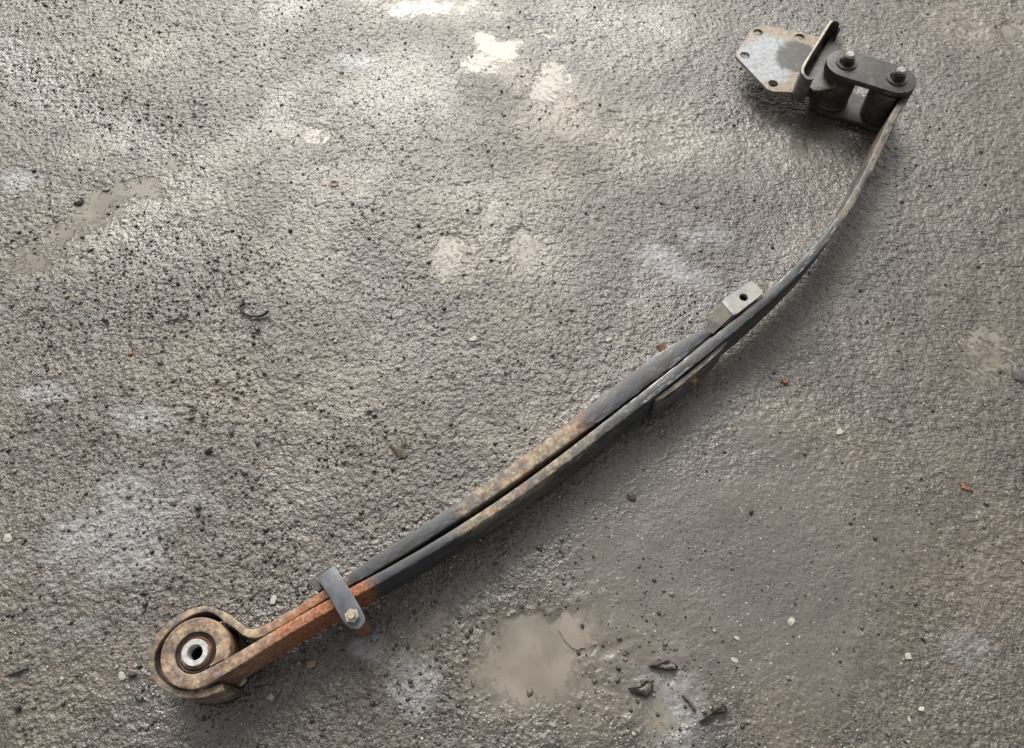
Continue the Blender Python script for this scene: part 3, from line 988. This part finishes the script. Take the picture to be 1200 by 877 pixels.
def plate_material():
    k = NT("stained_base_plate")
    co = k.obj()
    a = k.noise(26, 6, 0.65, co)
    b_ = k.noise(150, 5, 0.7, co)
    c = k.mix(k.ramp(b_, 0.3, 0.7), (0.16, 0.18, 0.21), (0.31, 0.335, 0.36))
    # tan rim, worn dark oil tongue near the wall
    sp = k.n("ShaderNodeSeparateXYZ")
    k.l(co, sp.inputs[0])
    ctr = at(899, 68, ZPL)
    dx = k.math('MULTIPLY', k.math('SUBTRACT', sp.outputs[0], float(ctr[0])), 1 / 0.062)
    dy = k.math('MULTIPLY', k.math('SUBTRACT', sp.outputs[1], float(ctr[1])), 1 / 0.074)
    r = k.math('SQRT', k.math('ADD', k.math('MULTIPLY', dx, dx), k.math('MULTIPLY', dy, dy)))
    rim = k.ramp(k.math('ADD', r, k.math('MULTIPLY', k.math('SUBTRACT', a, 0.5), 1.3)), 0.70, 1.22)
    c = k.mix(rim, c, k.mix(k.ramp(b_, .35, .7), (0.13, 0.095, 0.06), (0.27, 0.235, 0.185)))
    c2 = at(934, 68, ZPL)
    dx = k.math('MULTIPLY', k.math('SUBTRACT', sp.outputs[0], float(c2[0])), 1 / 0.048)
    dy = k.math('MULTIPLY', k.math('SUBTRACT', sp.outputs[1], float(c2[1])), 1 / 0.050)
    r2 = k.math('SQRT', k.math('ADD', k.math('MULTIPLY', dx, dx), k.math('MULTIPLY', dy, dy)))
    oil = k.ramp(k.math('ADD', r2, k.math('MULTIPLY', k.math('SUBTRACT', a, 0.5), 1.5)), 1.08, 0.80)
    c = k.mix(k.math('MULTIPLY', oil, 0.93), c, (0.012, 0.013, 0.014))
    c = k.mix(k.ramp(k.noise(70, 7, 0.75, co, 0.8), 0.52, 0.66, 0, 0.75), c, (0.10, 0.088, 0.072))
    c = k.mix(k.ramp(k.noise(48, 7, 0.75, co, 0.8), 0.60, 0.70, 0, 0.8), c, (0.19, 0.09, 0.045))
    k.l(c, k.p.inputs['Base Color'])
    k.l(k.ramp(b_, 0.3, 0.7, 0.35, 0.55), k.p.inputs['Roughness'])
    k.l(k.bump(b_, 0.2, .001), k.p.inputs['Normal'])
    return k.m

bracket.data.materials[0] = plate_material()
# upright flange with turned ends
ZWL = 0.113
wl_px = [((954, 91), (951, 94)), ((947, 89.5), (945, 92.5)), ((942.5, 84), (939.5, 85)), ((943.5, 78), (940.5, 76.5)), ((950, 66), (947.6, 65)), ((960, 50), (957.6, 49)),
         ((970, 34), (967, 32.5)), ((975, 26.5), (973, 24.5)), ((980, 25), (979.5, 22.5)), ((984, 28), (986.5, 26.5)), ((983, 32), (985.5, 32.5))]
fl = pair_sweep("upright_flange", wl_px, ZPL + .0005, ZWL, M['wall'], bracket, (0, .3, 0), .0012, 5)
M['worn_lit_edge'] = worn('worn_lit_edge_steel', (0.22, 0.20, 0.155), (0.40, 0.37, 0.30), rough=0.4, scale=90)  # worn edge, with the light it catches put into the pale colour
fl.data.materials.append(M['worn_lit_edge'])
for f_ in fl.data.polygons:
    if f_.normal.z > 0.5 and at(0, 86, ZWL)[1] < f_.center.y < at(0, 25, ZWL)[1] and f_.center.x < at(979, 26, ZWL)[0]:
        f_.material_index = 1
# web between flange and pivot barrel
ZWB = 0.080
web_px = [(946, 92), (948, 101), (953, 105.5), (960, 106), (975, 103), (990, 98.5), (997, 88), (996, 70), (991, 58), (987.5, 52), (984.5, 44), (980, 40), (974, 43), (962, 62), (952, 80)]
web = bm_obj("web_plate", prism_bm([at(x, y, ZWB) for x, y in web_px], ZWB - .0065, ZWB, .001), M['wall'], bracket, True, 40)
web.data.materials.append(M['worn_lit_edge'])  # bevelled rim takes the same worn, painted-bright edge colour
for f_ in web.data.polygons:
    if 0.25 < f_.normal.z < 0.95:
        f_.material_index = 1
r_b = 0.0365
bm_obj("pivot_barrel", lathe_bm(PIN1[0], PIN1[1], [(.0001, .0135), (r_b + .002, .0135), (r_b + .002, .018), (r_b, .020), (r_b, ZP0 - .009), (r_b + .003, ZP0 - .008), (r_b + .003, ZP0 - .001), (.0001, ZP0 - .001)], 44, False), M['barrel'], bracket, True, 35)
# two ribs that tie barrel, web and flange together
for off in (-0.024, 0.020):
    a_ = at(960, 74, ZWB)[:2]
    d_ = PIN1 - a_
    d_ = d_ / np.linalg.norm(d_)
    n_ = np.array((-d_[1], d_[0]))
    s0, s1 = a_ + d_ * .005 + n_ * off * 1.5, PIN1 - d_ * .012 + n_ * off
    th = n_ * .004
    bm_obj("rib", prism_bm([s0 - th, s1 - th, s1 + th, s0 + th], .022, ZWB - .0066), M['barrel'], bracket)

# ------------------------------------------------------------------ loose stones, grit and debris
def stone_mesh(name, seed, sub=2, rough=0.28, flat=0.6):
    r = random.Random(seed)
    bm = bmesh.new()
    bmesh.ops.create_icosphere(bm, subdivisions=sub, radius=1.0)
    dirs = [(Vector((r.gauss(0, 1), r.gauss(0, 1), r.gauss(0, 1))).normalized(), r.uniform(.38, .85)) for _ in range(12)]
    for v in bm.verts:
        for d, h in dirs:                      # chop facets
            e = v.co.dot(d) - h
            if e > 0:
                v.co -= d * e * 0.95
        v.co *= 1 + r.uniform(-rough, rough) * 0.25
        v.co.z *= flat
    me = bpy.data.meshes.new(name)
    bm.to_mesh(me)
    bm.free()
    for p in me.polygons:
        p.use_smooth = False
    return me


M['strip'] = worn('black_plastic', (0.004, 0.004, 0.004), (0.008, 0.008, 0.008), rough=0.55)
M['black_stone'] = worn("wet_black_stone", (0.012, 0.012, 0.012), (0.045, 0.042, 0.04), rough=0.42, scale=300)
M['grey_stone'] = worn("wet_grey_stone", (0.05, 0.05, 0.05), (0.11, 0.105, 0.10), rough=0.35, scale=300)
M['pale_stone'] = worn("pale_chalky_stone", (0.20, 0.185, 0.155), (0.38, 0.36, 0.32), rough=0.65, scale=300)
M['tan_stone'] = worn("tan_stone", (0.14, 0.10, 0.07), (0.25, 0.20, 0.15), rough=0.55, scale=300)
M['brown_bits'] = worn("wet_brown_bark", (0.03, 0.021, 0.014), (0.10, 0.075, 0.052), rough=0.45, scale=180)
M['wet_mud'] = worn('wet_dark_mud', (0.016, 0.012, 0.009), (0.055, 0.042, 0.031), rough=0.28, scale=150, bump=0.6)
M['orange_leaf'] = worn("dry_orange_leaf", (0.15, 0.06, 0.028), (0.28, 0.16, 0.08), rough=0.5, scale=250)


def stone(px, py, wpx, hpx, mat, label, name="pebble", cat="pebble", rot=None, flat=.6, group=None, sink=.10):
    p = at(px, py, 0)
    gz = float(ground_z(p[0], p[1]))
    mpp = CAM_H / (CT - (438.5 - py) / FPX * ST) / FPX
    flat *= .8
    me = stone_mesh(name, int(px * 7 + py * 13), 2, flat=flat)
    me.materials.append(M[mat])
    o = bpy.data.objects.new(name, me)
    COL.objects.link(o)
    sx, sy = wpx * mpp / 1.95, hpx * mpp / 1.95 / 0.85
    o.scale = (sx, sy, (sx + sy) / 2)
    o.rotation_euler = (0, 0, math.radians(rot if rot is not None else random.uniform(-30, 30)))
    o.location = (p[0], p[1], gz + flat * (sx + sy) / 2 * (1 - 2 * sink) * .9)
    return tag(o, label, cat, group)


stone(231, 594, 13, 9, 'black_stone', "angular glossy black pebble above and left of the strap clip, on the pale stained ground", flat=.7)
stone(432, 481, 9, 8, 'black_stone', "left black pebble of the tight pair in the middle of the bare ground", flat=.8)
stone(439, 485, 8, 8, 'black_stone', "right black pebble of the tight pair in the middle of the bare ground", flat=.8)
stone(245, 528, 11, 10, 'black_stone', "lumpy black pebble with a flat top left of the bare ground centre", flat=.8)
stone(270, 506, 9, 8, 'black_stone', "black pebble at the left edge of a small cluster below the curved black strip", flat=.8)
stone(301, 384, 8, 9, 'black_stone', "round black pebble just below the curved black strip", flat=.8)
stone(125, 376, 11, 7, 'black_stone', "oval shiny dark pebble left of the curved black strip", flat=.8)
stone(187, 425, 8, 7, 'grey_stone', "grey pebble below the oval dark pebble at the left", flat=.8)
stone(372, 516, 9, 6, 'grey_stone', "flat grey pebble left of the brown bark chip", flat=.7)
stone(301, 517, 10, 8, 'grey_stone', "dull grey pebble in the cluster right of the lumpy black pebble", flat=.7)
stone(286, 554, 9, 6, 'black_stone', "black pebble below the dull grey pebble, in the muddy smear", flat=.7)
stone(299, 558, 10, 6, 'grey_stone', "long grey pebble beside the black one in the muddy smear", flat=.7)
stone(276, 465, 12, 7, 'grey_stone', "long grey pebble at the rim of the small milky puddle", flat=.6)
stone(105, 292, 10, 6, 'grey_stone', "dark stone at the rim of the big milky puddle far left", flat=.6)
stone(92, 236, 16, 8, 'black_stone', "broad dark stone in the milky puddle far left", flat=.5)
stone(122, 221, 14, 6, 'grey_stone', "flat dark stone at the upper rim of the milky puddle far left", flat=.5)
stone(155, 791, 10, 9, 'black_stone', "black pebble just left of the lower edge of the near eye", flat=.8)
stone(162, 818, 11, 9, 'black_stone', "black pebble below and left of the near eye", flat=.8)
stone(22, 829, 11, 10, 'black_stone', "round black pebble near the lower left corner", flat=.8)
stone(256, 647, 10, 8, 'grey_stone', "blue grey pebble between the near eye and the pale stained ground", flat=.7)
stone(236, 609, 7, 7, 'black_stone', "small round black pebble right below the angular black one", flat=.8)
stone(620, 811, 12, 14, 'brown_bits', "brown wet lump below the large muddy puddle", "mud_lump", "lump", flat=.45, rot=10)
stone(683, 733, 7, 6, 'black_stone', "small black pebble at the upper rim of the large muddy puddle", flat=.8)
stone(741, 581, 12, 9, 'brown_bits', "brown nut shaped bit on the dark wet ground below the axle seat", "seed_husk", "husk", flat=.6, rot=-35)
stone(881, 600, 8, 6, 'black_stone', "black pebble right of the brown husk on the smooth ground", flat=.8)
stone(1191, 437, 20, 20, 'grey_stone', "large smooth dark grey stone at the right edge beside the thin puddle", "stone", "stone", flat=.4, rot=10)
stone(10, 630, 16, 11, 'pale_stone', "white chip of stone at the left edge, level with the pale stain", "stone_chip", "stone", flat=.35)
stone(320, 704, 11, 13, 'pale_stone', "white star shaped chip just above the rusty leaves beside the eye", "stone_chip", "stone", flat=.35, rot=20)
stone(284, 797, 16, 9, 'pale_stone', "jagged pale chip touching the underside of the eye where the leaf joins", "stone_chip", "stone", flat=.4, rot=40)
stone(316, 817, 11, 8, 'pale_stone', "smooth white oval stone below the rusty leaves", "stone_chip", "stone", flat=.6, rot=5)
stone(364, 777, 14, 10, 'tan_stone', "flat beige stone in the dark wet ground below the strap clip", "stone_chip", "stone", flat=.35, rot=15)
stone(142, 792, 12, 10, 'pale_stone', "cracked pale chip left of the near eye", "stone_chip", "stone", flat=.35, rot=30)
stone(1066, 770, 9, 11, 'pale_stone', "bright white chip on smooth ground at the lower right", "stone_chip", "stone", flat=.4, rot=-30)
stone(1082, 832, 10, 8, 'pale_stone', "cream chip lowest at the lower right, beside a tiny one", "stone_chip", "stone", flat=.4, rot=10)
stone(1066, 843, 5, 6, 'pale_stone', "tiny cream chip left of the lowest cream chip", "stone_chip", "stone", flat=.4)
stone(928, 728, 10, 9, 'pale_stone', "pale angular chip right of the white stain at the bottom", "stone_chip", "stone", flat=.35, rot=-40)
stone(865, 748, 9, 5, 'pale_stone', "narrow white chip between the large puddle and the pale angular chip", "stone_chip", "stone", flat=.4, rot=-20)
stone(862, 774, 9, 10, 'pale_stone', "crumbly cream chip above the white stain at the bottom", "stone_chip", "stone", flat=.3)
stone(983, 506, 10, 9, 'pale_stone', "white chip on the rim of the smooth silty patch right of the spring", "stone_chip", "stone", flat=.35)
stone(861, 504, 9, 5, 'tan_stone', "beige chip on the dark ground just below the axle seat", "stone_chip", "stone", flat=.4)
stone(555, 396, 11, 9, 'pale_stone', "crumbled cream chip in the middle above the bark chip", "stone_chip", "stone", flat=.25)
stone(713, 398, 10, 8, 'pale_stone', "cream chip above the scratched part of the second leaf", "stone_chip", "stone", flat=.3)
stone(697, 447, 8, 6, 'pale_stone', "small white chip close above the second leaf", "stone_chip", "stone", flat=.3)
stone(69, 216 + 220, 6, 5, 'tan_stone', "tan pebble among dark grit at the far left", flat=.6)
stone(152, 413, 7, 6, 'rusty', "small rust red pebble left of the lumpy grit", flat=.7)


def tube(name, pts, radii, mat, label, cat, n=8):
    pts = [Vector(p) for p in pts]
    bm = bmesh.new()
    rings = []
    for i, p in enumerate(pts):
        d = (pts[min(i + 1, len(pts) - 1)] - pts[max(i - 1, 0)]).normalized()
        side = d.cross(Vector((0, 0, 1))).normalized()
        upv = side.cross(d)
        r = radii[i] if not np.isscalar(radii) else radii
        rings.append([bm.verts.new(p + side * r * math.cos(2 * math.pi * k / n) + upv * r * math.sin(2 * math.pi * k / n)) for k in range(n)])
    for A, B in zip(rings, rings[1:]):
        for k in range(n):
            bm.faces.new((A[k], A[(k + 1) % n], B[(k + 1) % n], B[k]))
    bm.faces.new(rings[0][::-1])
    bm.faces.new(rings[-1])
    o = bm_obj(name, bm, mat, None, True, 60)
    if label:
        tag(o, label, cat)
    return o


def gp(px, py, dz=0.0):
    p = at(px, py, 0)
    return (p[0], p[1], float(ground_z(p[0], p[1])) + dz)


cp = catmull(np.array([gp(286, 352.5, .006), gp(284.5, 357, .006), gp(281, 361, .006), gp(286, 367, .005), gp(295, 371, .005), gp(304, 371, .005), gp(311, 368.5, .006), gp(315, 366, .007)]), 4)
tube("plastic_strip", cp, np.interp(np.linspace(0, 1, len(cp)), [0, .2, .3, .6, .85, 1], [.0028, .0034, .0020, .0024, .0030, .0026]), M['strip'], "thin black curved strip lying alone on the grey ground", "strip")
cp = catmull(np.array([gp(148, 95, .001), gp(149.5, 108, .003), gp(152, 122, .004), gp(157, 133, .002)]), 5)
tube("hair_twig", cp, .0011, M['brown_bits'], "thin dark upright twig in the far left hollow", "twig", 6)
tube("twig", catmull(np.array([gp(196, 377, .002), gp(207, 374, .003), gp(221, 368, .002)]), 4), .0016, M['brown_bits'], "short brown twig left of the curved black strip", "twig", 6)
tube("twig", catmull(np.array([gp(10, 791, .003), gp(20, 788, .004), gp(33, 783, .003)]), 4), [.0025] * 9, M['black_stone'], "thick dark twig at the lower left edge", "twig", 8)
tube("twig", catmull(np.array([gp(800, 814, .002), gp(806, 820, .003), gp(811, 827, .003), gp(815, 833, .001)]), 4), .0022, M['brown_bits'], "short wet twig between two clods in the white stain", "twig", 6)


def chip(name, outline, thick, mat, label, cat, curl=.0):
    """small flat fragment with thickness lying on the ground"""
    pts = [gp(*q_) for q_ in outline]
    c = np.mean(pts, axis=0)
    zb = max(p[2] for p in pts)
    bm = bmesh.new()
    r = random.Random(len(label))
    n = len(pts)
    rings = [[bm.verts.new((p[0], p[1], zb - .004)) for p in pts],
             [bm.verts.new((p[0], p[1], zb + thick * r.uniform(.35, .7))) for p in pts]]
    for f_, h_ in ((.78, 1.0), (.42, 1.15)):
        rings.append([bm.verts.new((c[0] + (p[0] - c[0]) * f_ * r.uniform(.85, 1.12), c[1] + (p[1] - c[1]) * f_ * r.uniform(.85, 1.12),
                                    zb + thick * h_ * r.uniform(.65, 1.35) + curl * r.random())) for p in pts])
    ct = bm.verts.new((c[0], c[1], zb + thick * 1.1))
    for A_, B_ in zip(rings, rings[1:]):
        for i in range(n):
            bm.faces.new((A_[i], A_[(i + 1) % n], B_[(i + 1) % n], B_[i]))
    for i in range(n):
        bm.faces.new((rings[-1][i], rings[-1][(i + 1) % n], ct))
    b = rings[0]
    bm.faces.new(b[::-1])
    return tag(bm_obj(name, bm, mat, None, True, 40), label, cat)


chip("bark_chip", [(455, 520), (459, 517), (463, 521), (468, 519), (470, 514), (473, 518), (474, 526), (477, 533), (474, 536), (468, 536), (462, 529)], .004, M['brown_bits'], "fan shaped brown bark chip alone above the muddy leaf", "bark chip")
chip("bark_twig", [(470, 512), (472, 510), (475, 518), (475, 522), (473, 521)], .003, M['tan_stone'], "pale splinter standing behind the fan shaped bark chip", "splinter")
chip("dry_leaf", [(916, 446), (920, 445.5), (924, 449), (923, 451), (918, 449.5)], .002, M['orange_leaf'], "small orange leaf scrap right of the axle seat", "leaf scrap", .002)
chip("dry_leaf", [(1125, 566), (1130, 568), (1137, 574), (1141, 577), (1134, 576), (1127, 572)], .002, M['orange_leaf'], "reddish leaf scrap near the right edge of the smooth ground", "leaf scrap", .002)
clod = [("left jagged clod of wet brown mud at the upper edge of the white stain", [(737, 806), (742, 805), (748, 808), (752, 804), (751, 797), (756, 796), (762, 798), (766, 802), (764, 812), (758, 817), (748, 814), (740, 811)]),
        ("flat wet brown clod above the white stain, topmost of the clods", [(761, 780), (768, 779), (776, 776), (782, 773), (790, 776), (795, 781), (793, 785), (784, 786), (776, 784), (766, 783)]),
        ("curved wet brown clod at the right edge of the dark oily patch", [(834, 826), (840, 823), (847, 824), (853, 830), (852, 834), (845, 836), (838, 838), (830, 843), (822, 848), (820, 845), (828, 839), (834, 835)])]
for lb, ol in clod:
    chip("mud_clod", ol, .007, M['wet_mud'], lb, "clod", .002)
# small bronze washer pressed into the ground
c = gp(391, 214.5, .0012)
tag(bm_obj("small_ring", lathe_bm(c[0], c[1], [(.0085, c[2] - .004), (.0085, c[2] + .001), (.006, c[2] + .0012), (.006, c[2] - .004)], 28), M['redrubber'], None, True, 40),
    "tiny rusty ring washer pressed into the upper left ground", "washer")

# ---- grit too many to count: one mesh of low stones, thick on the left, sparse on the right
ico = bmesh.new()
bmesh.ops.create_icosphere(ico, subdivisions=1, radius=1.0)
bv = np.array([v.co[:] for v in ico.verts])
bf = np.array([[v.index for v in f.verts] for f in ico.faces])
ico.free()


def scatter(name, n, size, dens, mats, probs, label, seed, flat=.7):
    r = np.random.default_rng(seed)
    X, Y = r.uniform(-1.25, 1.25, n * 6), r.uniform(-0.02, 1.72, n * 6)
    keep = r.random(n * 6) < dens(X, Y)
    X, Y = X[keep][:n], Y[keep][:n]
    n = len(X)
    ix = np.clip(np.searchsorted(gx, X), 1, len(gx) - 2)
    iy = np.clip(np.searchsorted(gy, Y), 1, len(gy) - 2)
    Z = H[iy, ix]
    s = size(r, n)
    j = 1 + r.uniform(-.28, .28, (n, len(bv), 1))
    V = bv[None] * j
    a = r.uniform(0, 2 * math.pi, n)
    st_ = r.uniform(.65, 1.0, n)
    vx, vy, vz = V[..., 0], V[..., 1] * st_[:, None], V[..., 2] * flat
    c_, s_ = np.cos(a)[:, None], np.sin(a)[:, None]
    V = np.stack((vx * c_ - vy * s_, vx * s_ + vy * c_, vz), -1) * s[:, None, None]
    V += np.stack((X, Y, Z + s * flat * .25), -1)[:, None, :]
    F = bf[None] + (np.arange(n) * len(bv))[:, None, None]
    me = bpy.data.meshes.new(name)
    V = V.reshape(-1, 3).astype(np.float32); F = F.reshape(-1, 3).astype(np.int32)
    me.vertices.add(len(V)); me.vertices.foreach_set("co", V.ravel())
    me.loops.add(F.size); me.loops.foreach_set("vertex_index", F.ravel())
    me.polygons.add(len(F)); me.polygons.foreach_set("loop_start", np.arange(0, F.size, 3, dtype=np.int32))
    mi = np.repeat(r.choice(len(mats), n, p=probs), len(bf)).astype(np.int32)
    for m_ in mats:
        me.materials.append(m_)
    me.polygons.foreach_set("material_index", mi)
    me.polygons.foreach_set("use_smooth", np.ones(len(F), dtype=bool))
    me.update(calc_edges=True)
    o = bpy.data.objects.new(name, me)
    COL.objects.link(o)
    return tag(o, label, kind='stuff')


def dens_left(X, Y):
    base = 1 - sm(-0.45, 0.35, X * 0.9 + (Y - .45) * .75)
    low_left = sm(.55, -.3, X + .5 * Y)
    clump = sm(-.12, .25, fbm(X * 7, Y * 7, 900, 3))
    base = base * (.25 + .75 * sm(1.3, .75, Y))
    return np.clip((0.08 + .55 * base + .35 * low_left) * (0.25 + .75 * clump), 0, 1)


def dens_all(X, Y):
    return 0.35 + .65 * sm(-.15, .2, fbm(X * 5, Y * 5, 910, 3))


scatter("gravel", 13000, lambda r, n: np.clip(r.lognormal(math.log(.0018), .45, n), .0009, .0048), dens_left,
        [M['black_stone'], M['grey_stone'], M['tan_stone'], M['pale_stone']], [.52, .34, .10, .04], "loose dark gravel scattered over the left side of the ground", 3)
scatter("grit", 4200, lambda r, n: np.clip(r.lognormal(math.log(.0014), .38, n), .0007, .0034), dens_all,
        [M['black_stone'], M['grey_stone'], M['tan_stone'], M['pale_stone']], [.38, .27, .15, .20], "fine mixed grit over the whole ground", 5)
